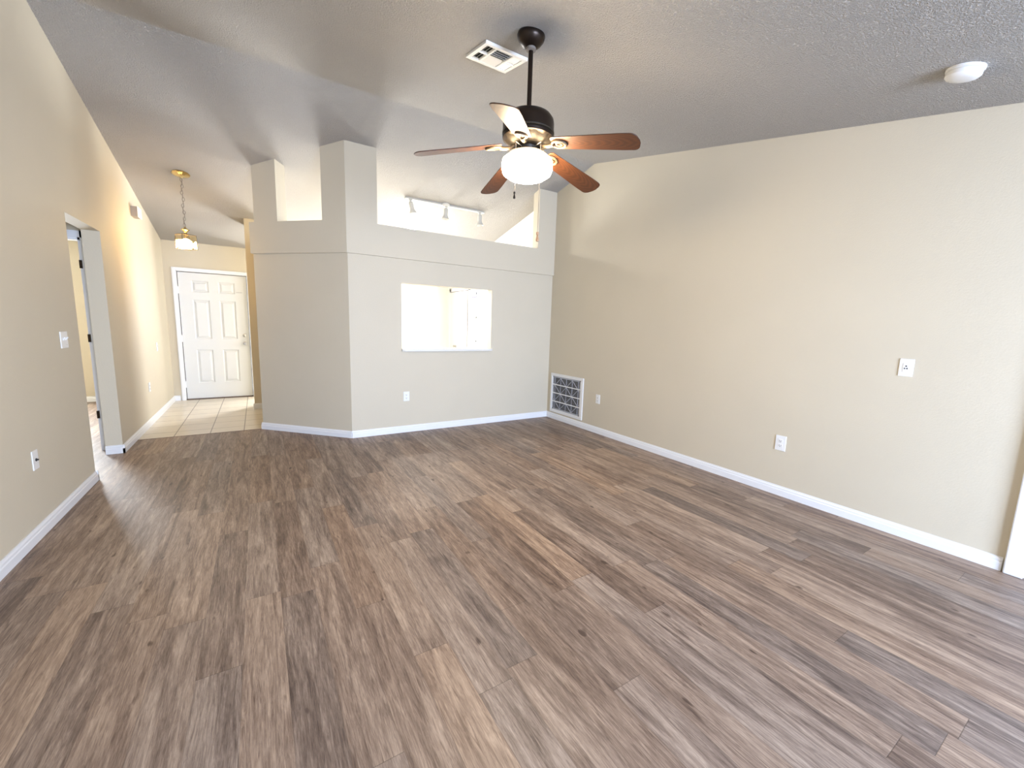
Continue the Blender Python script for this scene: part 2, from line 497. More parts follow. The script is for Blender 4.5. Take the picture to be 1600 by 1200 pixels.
# entry wall with the front door, kitchen far wall
DX0, DX1, DZ = -1.028, -0.118, 2.04
w = nb()
def xwall(bm, x0, x1, y, t, z0=0.0):
    prism(bm, [(y, z0), (y+t, z0), (y+t, ceil(y+t)+0.02), (y, ceil(y)+0.02)], 'x', x0, x1)
xwall(w, XL, DX0-0.02, YD, 0.14); xwall(w, DX0-0.02, DX1+0.02, YD, 0.14, DZ+0.02); xwall(w, DX1+0.02, 0.2, YD, 0.14)
struct('wall_entry', w, M['wall'])
w = nb(); xwall(w, 0.06, 0.95, YK, 0.14); xwall(w, 2.15, XR, YK, 0.14); xwall(w, 0.95, 2.15, YK, 0.14, 2.15); box(w, 0.95, 2.15, YK, YK+0.14, 0, 0.95)
struct('wall_kitchen', w, M['kitchen_wall'])
w = nb(); ywall(w, 0.06, 0.2, YD+0.14, YK+0.14)
struct('wall_kitchen', w, M['kitchen_wall'])
w = nb()  # closet block seen through the pass-through, left
topped(w, [(2.2, YK-0.12), (2.84, YK-0.12), (2.84, YK), (2.2, YK)], 0)
struct('wall_kitchen', w, M['kitchen_wall'])

# ---- vestibule and bedroom behind the left wall
BX = XL-3.0
w = nb()
IY = 5.5                                        # wall holding the inner door
box(w, BX, -2.32, IY, IY+0.12, 0, 2.44); box(w, -1.365, XL-0.125, IY, IY+0.12, 0, 2.44); box(w, -2.32, -1.365, IY, IY+0.12, 2.05, 2.44)
box(w, -2.6, XL-0.125, 4.0, 4.12, 0, 2.44); box(w, -2.72, -2.6, 4.0, IY, 0, 2.44)
struct('wall_vestibule', w, M['wall'])
w = nb()
WB0, WB1, WBZ0, WBZ1 = -3.85, -2.55, 0.8, 2.1
box(w, BX, WB0, 8.671, 8.8, 0, 2.44); box(w, WB1, XL-0.125, 8.671, 8.8, 0, 2.44)
box(w, WB0, WB1, 8.671, 8.8, 0, WBZ0); box(w, WB0, WB1, 8.671, 8.8, WBZ1, 2.44)
box(w, BX-0.12, BX, IY, 8.8, 0, 2.44)
struct('wall_bedroom', w, M['wall'])
w = nb(); box(w, BX-0.12, XL-0.125, 4.0, 8.8, 2.44, 2.52)
struct('ceiling', w, M['ceiling'])
def window(name, x0, x1, y, z0, z1, axis):
    f = nb()
    def bb(a, b, c, d):
        if axis == 'y': box(f, a, b, y-0.03, y+0.03, c, d)
        else: box(f, y-0.03, y+0.03, a, b, c, d)
    bb(x0, x0+0.04, z0, z1); bb(x1-0.04, x1, z0, z1); bb(x0, x1, z0, z0+0.04); bb(x0, x1, z1-0.04, z1)
    bb(x0, x1, (z0+z1)/2-0.02, (z0+z1)/2+0.02)
    fr = struct(name, f, M['trim'])
    g = nb()
    if axis == 'y': box(g, x0+0.04, x1-0.04, y-0.003, y+0.003, z0+0.04, z1-0.04)
    else: box(g, y-0.003, y+0.003, x0+0.04, x1-0.04, z0+0.04, z1-0.04)
    obj('glass_pane', g, M['pane'], fr)
    return fr
window('window_1', WB0, WB1, 8.75, WBZ0, WBZ1, 'y')
window('window_3', 0.95, 2.15, YK+0.09, 0.95, 2.15, 'y')
window('window_2', KW0, KW1, XR+0.09, KZ0, KZ1, 'x')

# inner bedroom doorway: casing with dark hinges on its right jamb
c = nb()
box(c, -2.38, -2.32, IY-0.015, IY, 0, 2.11); box(c, -1.365, -1.312, IY-0.015, IY, 0, 2.11); box(c, -2.38, -1.312, IY-0.015, IY, 2.05, 2.11)
box(c, -2.32, -2.30, IY, IY+0.12, 0, 2.05); box(c, -1.385, -1.365, IY, IY+0.12, 0, 2.05); box(c, -2.32, -1.365, IY, IY+0.12, 2.03, 2.05)
d3 = struct('door_3', c, M['trim'])
for z in (0.33, 1.08, 1.77):
    h = nb(); box(h, -1.3868, -1.368, IY-0.018, IY+0.0, z, z+0.075)
    o = obj('hinge', h, M['bronze'], d3); o['label'] = 'dark bronze hinge leaf'

# ---- baseboards with a stepped profile
def baseboard(name, p0, p1, h=0.083, t=0.015):
    """runs from p0 to p1 on the floor; the room lies to the left of the run"""
    p0, p1 = Vector((*p0, 0)), Vector((*p1, 0))
    d = (p1-p0).normalized(); n = Vector((-d.y, d.x, 0))
    prof = [(0, 0), (t, 0), (t, h*0.58), (t*0.75, h*0.66), (t*0.75, h*0.80), (t*0.35, h*0.92), (t*0.3, h), (0, h)]
    bm = nb()
    A = [bm.verts.new(p0 + n*u + Vector((0,0,v))) for u, v in prof]; B = [bm.verts.new(p1 + n*u + Vector((0,0,v))) for u, v in prof]
    bm.faces.new(A); bm.faces.new(B[::-1])
    for i in range(len(prof)): bm.faces.new((A[i], B[i], B[(i+1) % len(prof)], A[(i+1) % len(prof)]))
    return struct(name, bm, M['trim'])
baseboard('baseboard_left', (XL, YO1+0.015), (XL, YBACK))
baseboard('baseboard_left', (XL, YD), (XL, YO2-0.015))
baseboard('baseboard_left', (XL+0.015, YO2), (XL-0.125, YO2))     # return on the jamb
baseboard('baseboard_left', (XL-0.125, YO1), (XL+0.015, YO1))
baseboard('baseboard_right', (XR, 0.36), (XR, y0))
baseboard('baseboard_far', (XR, y0), (lcx, lcy))
baseboard('baseboard_far', (lcx, lcy), (e1[0]-0.01, e1[1]+0.01))
baseboard('baseboard_hall', (0.06, 7.15), (-0.105, 7.15))
baseboard('baseboard_entry', (DX0-0.075, YD), (XL, YD))
baseboard('baseboard_bedroom', (XL-0.125, 8.671), (BX, 8.671))

# casing of the doorway on the right wall next to the camera
c = nb(); box(c, XR-0.03, XR, 0.275, 0.352, 0, 2.12); box(c, XR-0.03, XR, -0.70, 0.352, 2.12, 2.2); box(c, XR-0.03, XR, -0.70, -0.62, 0, 2.12)
struct('trim_2', c, M['trim'], bevel=0.006)
c = nb(); box(c, XR-0.014, XR, -0.62, 0.275, 0.005, 2.12)
struct('door_4', c, M['door'])

# ================================================================ FRONT DOOR
leafbm = nb()
dw = DX1-DX0
F = YD+0.035
def panel_grid(bm, W, H, rects, yface, ythick, inset=0.012, raise_=0.012):
    """slab front built as a grid with recessed, raised-field panels"""
    xs = sorted({0, W} | {v for r in rects for v in (r[0], r[1])}); zs = sorted({0, H} | {v for r in rects for v in (r[2], r[3])})
    V = {}
    def vert(x, y, z):
        k = (round(x, 5), round(y, 5), round(z, 5))
        if k not in V: V[k] = bm.verts.new((x, y, z))
        return V[k]
    def isin(cx, cz): return any(r[0] < cx < r[1] and r[2] < cz < r[3] for r in rects)
    for i in range(len(xs)-1):
        for j in range(len(zs)-1):
            a, b, c_, d = xs[i], xs[i+1], zs[j], zs[j+1]
            if not isin((a+b)/2, (c_+d)/2):
                bm.faces.new([vert(a, yface, c_), vert(b, yface, c_), vert(b, yface, d), vert(a, yface, d)])
    for a, b, c_, d in rects:
        steps = [(0, 0), (0.012, inset), (0.020, inset), (0.045, inset-raise_)]
        prev = None
        for m_, dy in steps:
            ring = [vert(a+m_, yface+dy, c_+m_), vert(b-m_, yface+dy, c_+m_), vert(b-m_, yface+dy, d-m_), vert(a+m_, yface+dy, d-m_)]
            if prev:
                for k in range(4): bm.faces.new([prev[k], prev[(k+1) % 4], ring[(k+1) % 4], ring[k]])
            prev = ring
        bm.faces.new(prev)
    # sides and back as a simple shell
    yb_ = yface+ythick
    o = [vert(0, yface, 0), vert(W, yface, 0), vert(W, yface, H), vert(0, yface, H)]
    q = [vert(0, yb_, 0), vert(W, yb_, 0), vert(W, yb_, H), vert(0, yb_, H)]
    bm.faces.new(q)
    for k in range(4): 
        try: bm.faces.new([o[k], o[(k+1) % 4], q[(k+1) % 4], q[k]])
        except ValueError: pass
rects = [(0.165, 0.385, 1.72, 1.90), (0.515, 0.735, 1.72, 1.90), (0.165, 0.385, 0.975, 1.60), (0.515, 0.735, 0.975, 1.60), (0.165, 0.385, 0.255, 0.80), (0.515, 0.735, 0.255, 0.80)]
panel_grid(leafbm, dw-0.008, DZ-0.02, rects, 0.0, 0.044)
door = struct('door_1', leafbm, M['door'], loc=(DX0+0.004, F, 0.016))
door['label'] = 'white six-panel front door at the end of the tiled hall'
def dpart(name, bm, mat, **kw):
    return obj(name, bm, mat, door, **kw)
fr = nb()
xa, xb, za = -0.010, dw+0.002, DZ-0.010
cw = 0.055
box(fr, xa-cw, xa, -0.052, -0.035, -0.016, za+cw); box(fr, xb, xb+0.022, -0.052, -0.035, -0.016, za+cw); box(fr, xa, xb, -0.052, -0.035, za, za+cw)
box(fr, xa-cw+0.008, xa-0.018, -0.058, -0.052, -0.016, za+cw-0.008)
box(fr, xa-0.014, xa, -0.035, 0.06, -0.016, za); box(fr, xb, xb+0.014, -0.035, 0.06, -0.016, za); box(fr, xa-0.014, xb+0.014, -0.035, 0.06, za, za+0.012)
dpart('door_frame', fr, M['trim'], bevel=0.003)
sl = nb(); box(sl, -0.008, -0.001, 0.012, 0.04, 0, DZ-0.012); box(sl, -0.008, dw, 0.012, 0.04, DZ-0.018, DZ-0.012); box(sl, dw-0.007, dw, 0.012, 0.04, 0, DZ-0.012)
dpart('weatherstrip', sl, M['seal'])
ts = nb(); box(ts, -0.01, dw+0.002, -0.03, 0.05, -0.015, -0.002)
dpart('threshold', ts, M['thresh'])
for z in (0.24, 0.98, 1.74):
    h = nb(); tube(h, [(-0.008, -0.012, z-0.055), (-0.008, -0.012, z+0.055)], 0.008); box(h, -0.03, 0.0, -0.008, 0.0, z-0.05, z+0.05)
    dpart('hinge', h, M['trim'])
for nm, z, r in (('deadbolt', 1.04, 0.028), ('door_knob', 0.905, 0.030)):
    k = nb()
    if nm == 'deadbolt': lathe(k, [(0, 0), (r, 0), (r, 0.012), (r*0.7, 0.02), (0.008, 0.022), (0.008, 0.034), (0, 0.036)], seg=24)
    else: lathe(k, [(0, 0), (r, 0), (r, 0.006), (0.013, 0.012), (0.013, 0.030), (0.026, 0.040), (0.030, 0.052), (0.024, 0.064), (0, 0.068)], seg=24)
    o = dpart(nm, k, M['silver'], loc=(dw-0.075, 0, z), rot=(PI/2, 0, 0), smooth=True)
    o['label'] = 'round brushed nickel ' + nm.replace('_', ' ')
st = nb(); box(st, dw-0.16, dw-0.075, -0.002, 0, 1.745, 1.755)
dpart('sticker', st, M['grey'])

# ================================================================ PASS-THROUGH SILL AND KITCHEN
sb = nb()
prism(sb, [(PX0-0.004, y0-0.028), (PX0+0.03, y0-0.045), (PX1-0.012, y0-0.045), (PX1+0.012, y0-0.034), (PX1+0.012, y0-0.002), (PX1-0.003, y0-0.002), (PX1-0.003, y1+0.12), (PX0+0.003, y1+0.12), (PX0+0.003, y0-0.002), (PX0-0.004, y0-0.002)], 'z', PZ0+0.001, PZ0+0.031)
o = obj('counter_ledge', sb, M['counter'], bevel=0.006)
tag(o, 'cream counter ledge at the bottom of the pass-through opening', 'counter')

# kitchen side door on the right kitchen wall
kb = nb(); rects2 = [(0.13, 0.37, 0.25, 0.95), (0.49, 0.73, 0.25, 0.95), (0.13, 0.37, 1.1, 1.85), (0.49, 0.73, 1.1, 1.85)]
box(kb, XR-0.035, XR, 7.72, 8.58, 0.005, 2.04)
kd = struct('door_5', kb, M['door'])
c = nb(); box(c, XR-0.02, XR, 7.64, 7.712, 0, 2.12); box(c, XR-0.02, XR, 8.588, 8.66, 0, 2.12); box(c, XR-0.02, XR, 7.64, 8.66, 2.048, 2.12)
obj('door_frame', c, M['trim'], kd)
c = nb(); box(c, XR-0.024, XR, 7.708, 7.722, 0, 2.05); box(c, XR-0.024, XR, 8.578, 8.592, 0, 2.05); box(c, XR-0.024, XR, 7.71, 8.59, 2.038, 2.052)
obj('weatherstrip', c, M['seal'], kd)
k = nb(); lathe(k, [(0, 0), (0.03, 0), (0.03, 0.006), (0.013, 0.012), (0.013, 0.03), (0.028, 0.045), (0.024, 0.06), (0, 0.066)], seg=20)
obj('door_knob', k, M['silver'], kd, loc=(XR-0.035, 8.27, 0.87), rot=(0, -PI/2, 0), smooth=True)
# head rail of the kitchen window blind
k = nb(); box(k, XR-0.06, XR-0.005, 6.60, 7.46, 1.87, 1.905)
o = obj('blind_rail', k, M['blue'], bevel=0.004)
tag(o, 'thin blue-grey blind rail high on the bright kitchen window', 'blind rail')

# kitchen ceiling fixture
kx, ky = 2.15, 6.40; kz = ceil(ky)
t = thing('ceiling_light', 'round white flush light on the kitchen ceiling, just behind the track light', 'ceiling light', (kx, ky, kz))
b = nb(); lathe(b, [(0, 0.02), (0.13, 0.03), (0.14, 0.0), (0.135, -0.03), (0, -0.03)], seg=32); obj('canopy', b, M['trim'], t, smooth=True)
b = nb(); lathe(b, [(0.133, -0.028), (0.165, -0.045), (0.165, -0.07), (0.12, -0.105), (0.05, -0.12), (0, -0.123)], seg=32); obj('diffuser', b, M['kbulb'], t, smooth=True)

# ================================================================ TRACK LIGHT
ty = 5.76; tz = ceil(ty); sl_far = -math.atan(M2)
t = thing('track_light', 'white ceiling track light with three spot heads in the kitchen', 'track light', (2.395, ty, tz), (sl_far, 0, 0))
b = nb(); box(b, -0.605, 0.605, -0.018, 0.018, -0.028, -0.003)
obj('track', b, M['track'], t, bevel=0.003)
b = nb(); lathe(b, [(0, -0.002), (0.062, -0.002), (0.062, -0.018), (0.045, -0.034), (0, -0.034)], seg=28)
obj('canopy', b, M['track'], t, loc=(-0.02, 0, 0), smooth=True)
for x, tilt in ((-0.53, -0.25), (-0.01, 0.1), (0.53, 0.0)):
    b = nb(); lathe(b, [(0, -0.028), (0.012, -0.028), (0.012, -0.075), (0, -0.078)], seg=14); box(b, -0.022, 0.022, -0.012, 0.012, -0.045, -0.028)
    stem = obj('spot_stem', b, M['track'], t, loc=(x, 0, 0))
    b = nb(); lathe(b, [(0, 0.0), (0.02, 0.0), (0.030, -0.012), (0.030, -0.085), (0.036, -0.105), (0.060, -0.150), (0.056, -0.150), (0.026, -0.10), (0, -0.095)], seg=24)
    obj('spot_head', b, M['track'], stem, loc=(0, 0, -0.062), rot=(-sl_far, tilt, 0), smooth=True)

# ================================================================ CEILING FAN
FX, FY = 1.40, 2.15
fan = thing('ceiling_fan', 'five-blade wood and bronze ceiling fan with a lit white globe, hanging in mid room', 'ceiling fan', (FX, FY, ceil(FY)))
zc = ceil(FY)
def Z(z): return z - zc
b = nb(); lathe(b, [(0, 0.012), (0.060, 0.008), (0.076, -0.006), (0.080, -0.020), (0.075, -0.038), (0.058, -0.060), (0.036, -0.076), (0.022, -0.081), (0, -0.081)], seg=40)
obj('canopy', b, M['bronze'], fan, rot=(math.atan(M1)*0.6, 0, 0), loc=(0, 0, 0.006), smooth=True)
b = nb(); lathe(b, [(0, -0.078), (0.028, -0.074), (0.028, -0.086), (0.020, -0.090), (0, -0.090)], seg=24)
o = obj('canopy_ring', b, M['chain'], fan, smooth=True); o['label'] = 'small silver collar under the canopy'
b = nb(); tube(b, [(0, 0, -0.07), (0, 0, Z(2.585))], 0.0135, 16)
obj('downrod', b, M['bronze'], fan, smooth=True)
b = nb(); lathe(b, [(0, Z(2.60)), (0.022, Z(2.60)), (0.026, Z(2.585)), (0.095, Z(2.578)), (0.130, Z(2.562)), (0.146, Z(2.54)), (0.149, Z(2.52)), (0.149, Z(2.475)), (0.142, Z(2.470)), (0.142, Z(2.458)), (0.150, Z(2.454)), (0.148, Z(2.440)), (0.128, Z(2.430)), (0.09, Z(2.428)), (0, Z(2.428))], seg=56)
motor = obj('motor_housing', b, M['bronze'], fan, smooth=True)
b = nb(); lathe(b, [(0.142, Z(2.476)), (0.1515, Z(2.472)), (0.1515, Z(2.464)), (0.142, Z(2.460))], seg=56)
obj('trim_ring', b, M['antique'], motor, smooth=True)
# scalloped vent skirt below the motor
b = nb()
nr = 10
for i in range(nr):
    a0 = 2*PI*i/nr; 
    for k in range(6):
        pass
prof = [(0.138, 2.440), (0.126, 2.424), (0.105, 2.408), (0.080, 2.398), (0.062, 2.394)]
seg = 80
rings = []
for r, z in prof:
    rings.append([b.verts.new(((r*(1+0.05*math.cos(nr*2*PI*k/seg)))*math.cos(2*PI*k/seg), (r*(1+0.05*math.cos(nr*2*PI*k/seg)))*math.sin(2*PI*k/seg), Z(z))) for k in range(seg)])
for A, B in zip(rings, rings[1:]):
    for k in range(seg): b.faces.new((A[k], A[(k+1) % seg], B[(k+1) % seg], B[k]))
obj('vent_skirt', b, M['antique'], motor, smooth=True)
b = nb(); lathe(b, [(0, Z(2.405)), (0.064, Z(2.405)), (0.058, Z(2.395)), (0.052, Z(2.378)), (0.060, Z(2.368)), (0.088, Z(2.362)), (0.114, Z(2.354)), (0.112, Z(2.350)), (0, Z(2.350))], seg=40)
sw = obj('switch_housing', b, M['antique'], fan, smooth=True)
b = nb(); lathe(b, [(0.084, Z(2.352)), (0.095, Z(2.347)), (0.125, Z(2.338)), (0.145, Z(2.323)), (0.149, Z(2.303)), (0.149, Z(2.272)), (0.141, Z(2.250)), (0.110, Z(2.229)), (0.068, Z(2.217)), (0.040, Z(2.209)), (0, Z(2.207))], seg=56)
o = obj('light_globe', b, M['globe'], fan, smooth=True); o['label'] = 'lit white opal glass globe'
# blades
def blade_outline():
    pts = []
    L0, L1 = 0.0, 0.505
    def hw(x): return 0.052 + 0.017*min(1, x/0.40)
    n = 14
    top = [(L0+0.0, 0.040)] + [(L0+0.012, hw(0))] 
    for i in range(1, n+1):
        x = 0.012 + (L1-0.045-0.012)*i/n; top.append((x, hw(x)))
    # rounded tip
    for a in range(1, 10):
        th_ = a/10*PI/2
        top.append((L1-0.045+0.040*math.sin(th_), hw(1)-0.045+0.045*math.cos(th_)))
    top.append((L1, 0.012))
    return top + [(x, -y) for x, y in reversed(top)]
PHI0, N5 = 10.5, 5
root_r, root_z = 0.155, 2.392
droop = math.atan(0.083/0.5)
for k in range(N5):
    phi = math.radians(PHI0 + 72*k)
    b = nb(); prism(b, blade_outline(), 'z', 0.0, 0.0055)
    # local frame: x along the blade, pitch about x, droop about y, then turned by phi about z
    mat = Matrix.Translation((0, 0, Z(root_z))) @ Matrix.Rotation(phi, 4, 'Z') @ Matrix.Translation((root_r, 0, 0)) @ Matrix.Rotation(droop, 4, 'Y') @ Matrix.Rotation(math.radians(-12), 4, 'X')
    bl = obj('blade', b, M['blade'], fan, bevel=0.0015)
    bl.matrix_local = mat
    # iron: arm from the hub and an open oval medallion screwed below the blade
    b = nb()
    ring = [(0.047+0.042*math.cos(a), 0.030*math.sin(a), -0.006) for a in [2*PI*i/28 for i in range(28)]]
    tube(b, ring, 0.0075, 8, closed=True)
    ring = [(0.047+0.018*math.cos(a), 0.012*math.sin(a), -0.005) for a in [2*PI*i/18 for i in range(18)]]
    tube(b, ring, 0.0050, 6, closed=True)
    tube(b, [(-0.085, 0, 0.000), (-0.050, 0, -0.012), (-0.020, 0, -0.014), (0.010, 0, -0.008)], [0.012, 0.010, 0.011, 0.012], 10)
    ir = obj('blade_iron', b, M['iron'], bl, smooth=True)
# pull chains
def off(toward, side):
    n = Vector((-FX, -FY, 0)).normalized(); s_ = Vector((-n.y, n.x, 0)); 
    s_ = Vector((0.838, -0.546, 0))
    return n*toward + s_*side
for lab, side, z_end, mat_f, sc_f in (('short pull chain with a dark metal fob', -0.066, 2.10, 'bronze', 0.9), ('long pull chain with a tan wooden fob', 0.072, 1.885, 'tan', 1.25)):
    p = off(0.148, side)
    h0 = off(0.045, side*0.5)
    b = nb(); tube(b, [(h0.x, h0.y, Z(2.385)), (p.x, p.y, Z(2.368)), (p.x, p.y, Z(2.355)), (p.x, p.y, Z(z_end))], 0.0018, 6)
    ch = obj('pull_chain', b, M['chain'], fan); ch['label'] = lab
    b = nb(); f_ = sc_f; lathe(b, [(0, 0.006*f_), (0.006*f_, 0.004*f_), (0.006*f_, -0.006*f_), (0.0035*f_, -0.010*f_), (0.0075*f_, -0.030*f_), (0.006*f_, -0.036*f_), (0, -0.037*f_)], seg=16)
    obj('fob', b, M[mat_f], ch, loc=(p.x, p.y, Z(z_end)), smooth=True)

# ================================================================ CEILING VENT AND SMOKE DETECTOR
vx, vy = 1.399, 2.553; a1 = math.atan(M1)
vent = thing('ceiling_vent', 'white square four-way ceiling vent beside the fan mount', 'vent', (vx, vy, ceil(vy)), (a1, 0, 0))
hx, hy = 0.150, 0.147
cols = [(-0.125, -0.068), (-0.056, 0.056), (0.068, 0.125)]
b = nb()
zt_, zb_ = -0.001, -0.018
box(b, -hx, hx, -hy, -0.118, zb_, zt_); box(b, -hx, hx, 0.118, hy, zb_, zt_)
box(b, -hx, -0.125, -0.118, 0.118, zb_, zt_); box(b, 0.125, hx, -0.118, 0.118, zb_, zt_)
box(b, -0.068, -0.056, -0.118, 0.118, zb_, zt_); box(b, 0.056, 0.068, -0.118, 0.118, zb_, zt_)
box(b, -0.125, -0.068, -0.007, 0.007, zb_, zt_); box(b, 0.068, 0.125, -0.007, 0.007, zb_, zt_)
obj('frame', b, M['vent'], vent, bevel=0.002)
b = nb(); box(b, -0.126, 0.126, -0.119, 0.119, -0.002, -0.0005); obj('shade_backing', b, M['duct_shade'], vent)  # flat dark sheet below the ceiling, painted as the vent's inner shade
def slat(bm, p, q, lean, w_=0.017):
    """thin strip from p to q in the plate plane, leaning towards 'lean' as it rises"""
    p, q, l = Vector(p), Vector(q), Vector(lean)
    up_ = Vector((0, 0, 1))
    o_ = [p - l*w_*0.5 - up_*0.016, q - l*w_*0.5 - up_*0.016, q + l*w_*0.5 - up_*0.005, p + l*w_*0.5 - up_*0.005]
    th_ = up_*0.0012
    A = [bm.verts.new(v) for v in o_]; B = [bm.verts.new(v+th_) for v in o_]
    bm.faces.new(A); bm.faces.new(B[::-1])
    for i in range(4): bm.faces.new((A[i], A[(i+1) % 4], B[(i+1) % 4], B[i]))
for ya, yb2 in ((-0.112, -0.011), (0.011, 0.112)):
    for i in range(3):
        x = -0.118 + 0.019*i + 0.006
        b = nb(); slat(b, (x, ya, 0), (x, yb2, 0), (1, 0, 0), 0.009); obj('slat', b, M['vent'], vent)
        x = 0.118 - 0.019*i - 0.006
        b = nb(); slat(b, (x, ya, 0), (x, yb2, 0), (-1, 0, 0), 0.019); obj('slat', b, M['vent'], vent)
for i in range(4):
    y = -0.100 + 0.026*i
    b = nb(); slat(b, (-0.055, y, 0), (0.055, y, 0), (0, 1, 0), 0.014); obj('slat', b, M['vent'], vent)
    y = 0.104 - 0.026*i
    b = nb(); slat(b, (-0.055, y, 0), (0.055, y, 0), (0, -1, 0), 0.022); obj('slat', b, M['vent'], vent)

sy_ = 0.738
sm = thing('smoke_detector', 'round white smoke detector on the sloped ceiling near the right wall', 'smoke detector', (3.090, sy_, ceil(sy_)), (a1, 0, 0))
b = nb(); lathe(b, [(0, 0.0), (0.074, 0.0), (0.074, -0.010), (0.068, -0.013), (0, -0.013)], seg=48); obj('mounting_plate', b, M['plastic'], sm, smooth=True)
b = nb(); lathe(b, [(0.060, -0.012), (0.060, -0.017), (0.069, -0.018), (0.069, -0.034), (0.060, -0.043), (0.030, -0.047), (0, -0.048)], seg=48); obj('cover', b, M['plastic'], sm, smooth=True)

# ================================================================ HALL PENDANT
px_, py_ = -0.655, 6.20; zp = ceil(py_)
pend = thing('pendant_lantern', 'small brass and glass lantern hanging on a chain in the entry hall', 'pendant light', (px_, py_, zp))
b = nb(); lathe(b, [(0, 0.01), (0.086, 0.002), (0.088, -0.006), (0.075, -0.014), (0.045, -0.026), (0.018, -0.034), (0.010, -0.05), (0, -0.052)], seg=10)
obj('canopy', b, M['brass'], pend, rot=(-math.atan(M2)*0.9, 0, 0))
b = nb()
zt0, zt1 = -0.045, 2.375-zp
nlk = 15; ll = (zt0-zt1)/nlk
for i in range(nlk):
    zc_ = zt0 - ll*(i+0.5); wob = 0.006*math.sin(i*1.3)
    rot_ = (i % 2)*PI/2
    lp = []
    for j in range(12):
        a = 2*PI*j/12; u = 0.011*math.cos(a); v = (ll*0.62)*math.sin(a)
        lp.append((u*math.cos(rot_)+wob, u*math.sin(rot_), zc_+v))
    tube(b, lp, 0.0030, 5, closed=True)
tube(b, [(0.004*math.sin(i*1.1)+0.003*math.cos(i*2), 0.004*math.cos(i*1.1), zt0+(zt1-zt0)*i/24) for i in range(25)], 0.0022, 6)
obj('chain', b, M['chain'], pend)
zl = 2.285-zp
b = nb(); lathe(b, [(0, 0.092), (0.008, 0.09), (0.012, 0.078), (0.044, 0.058), (0.020, 0.036), (0.012, 0.022), (0.03, 0.008), (0.03, 0.0), (0, 0.0)], seg=8)
obj('finial', b, M['brass'], pend, loc=(0, 0, zl))
lan = bpy.data.objects.new('lantern_frame', None)
half = 0.072; hh = 0.158
b = nb()
for sx_ in (-1, 1):
    for sy2 in (-1, 1):
        tube(b, [(sx_*half, sy2*half, 0), (sx_*half*1.06, sy2*half*1.06, -hh)], 0.0024, 6)
for zz, k_ in ((0, 1.0), (-hh, 1.06)):
    h_ = half*k_
    for p, q in (((-h_, -h_), (h_, -h_)), ((h_, -h_), (h_, h_)), ((h_, h_), (-h_, h_)), ((-h_, h_), (-h_, -h_))):
        tube(b, [(*p, zz), (*q, zz)], 0.0022, 6)
for p in ((-half, -half), (half, half), (half, -half), (-half, half)):
    tube(b, [(0, 0, 0.012), (p[0]*0.6, p[1]*0.6, 0.006), (*p, 0)], 0.0024, 6)
lrot = math.radians(33)
fr_ = obj('lantern_frame', b, M['antique'], pend, loc=(0, 0, zl), rot=(0, 0, lrot))
for k in range(4):
    b = nb(); a = k*PI/2
    h1, h2 = half-0.002, half*1.06-0.002
    vs = [(-h1, h1, -0.002), (h1, h1, -0.002), (h2, h2, -hh+0.002), (-h2, h2, -hh+0.002)]
    vs2 = [(x, y-0.003, z) for x, y, z in vs]
    R_ = Matrix.Rotation(a, 3, 'Z')
    A = [b.verts.new(R_ @ Vector(v)) for v in vs]; B = [b.verts.new(R_ @ Vector(v)) for v in vs2]
    b.faces.new(A); b.faces.new(B[::-1])
    for i in range(4): b.faces.new((A[i], A[(i+1) % 4], B[(i+1) % 4], B[i]))
    obj('glass_panel', b, M['amber'], fr_)
b = nb(); lathe(b, [(0, 0), (0.014, 0), (0.014, -0.045), (0, -0.045)], seg=14); obj('socket', b, M['brass'], pend, loc=(0, 0, zl), smooth=True)
b = nb(); lathe(b, [(0.012, -0.042), (0.030, -0.050), (0.052, -0.068), (0.060, -0.095), (0.058, -0.135), (0.040, -0.152), (0, -0.156)], seg=24)
o = obj('inner_shade', b, M['pend'], pend, loc=(0, 0, zl), smooth=True); o['label'] = 'glowing frosted glass cup'

# ================================================================ RETURN AIR GRILLE
gy0, gy1, gz0, gz1 = 4.113, 4.830, 0.105, 0.683
gr = thing('return_air_grille', 'white return air grille over a grey filter, low in the far right corner', 'air grille', (XR, (gy0+gy1)/2, gz0))
hyw = (gy1-gy0)/2; H_ = gz1-gz0; bw = 0.040
def gb(bm, y0_, y1_, z0_, z1_, xa_=-0.014, xb_=0.0): box(bm, xa_, xb_, y0_, y1_, z0_, z1_)
b = nb()
gb(b, -hyw, hyw, 0, bw); gb(b, -hyw, hyw, H_-bw, H_); gb(b, -hyw, -hyw+bw+0.012, bw, H_-bw); gb(b, hyw-bw, hyw, bw, H_-bw)
obj('frame', b, M['plastic'], gr, bevel=0.003)
for i in (1, 2, 3):
    z = bw + (H_-2*bw)*i/4
    b = nb(); gb(b, -hyw+bw+0.012, hyw-bw, z-0.007, z+0.007, -0.013, -0.004); obj('bar', b, M['plastic'], gr, bevel=0.002)
b = nb(); gb(b, -hyw+bw+0.012, hyw-bw, bw, H_-bw, -0.003, -0.001); fl = obj('air_filter', b, M['filter'], gr)
b = nb(); ia, ib = -hyw+bw+0.012, hyw-bw
gb(b, ia, ia+0.028, bw, H_-bw, -0.0045, -0.003); gb(b, ib-0.028, ib, bw, H_-bw, -0.0045, -0.003); gb(b, ia, ib, bw, bw+0.020, -0.0045, -0.003); gb(b, ia, ib, H_-bw-0.02, H_-bw, -0.0045, -0.003)
obj('cardboard_edge', b, M['card'], fl)
b = nb()
ym0, ym1, zm0, zm1 = ia+0.028, ib-0.028, bw+0.02, H_-bw-0.02
cw_ = (ym1-ym0)*0.226; yst = ym1 - (ym1-ym0)*0.055
zs_ = [zm0 + (zm1-zm0)*i/4 for i in range(5)]
for k in range(5):
    y_ = yst - k*cw_
    if y_ > ym0: tube(b, [(-0.0062, y_, zm0), (-0.0062, y_, zm1)], 0.0030, 6)
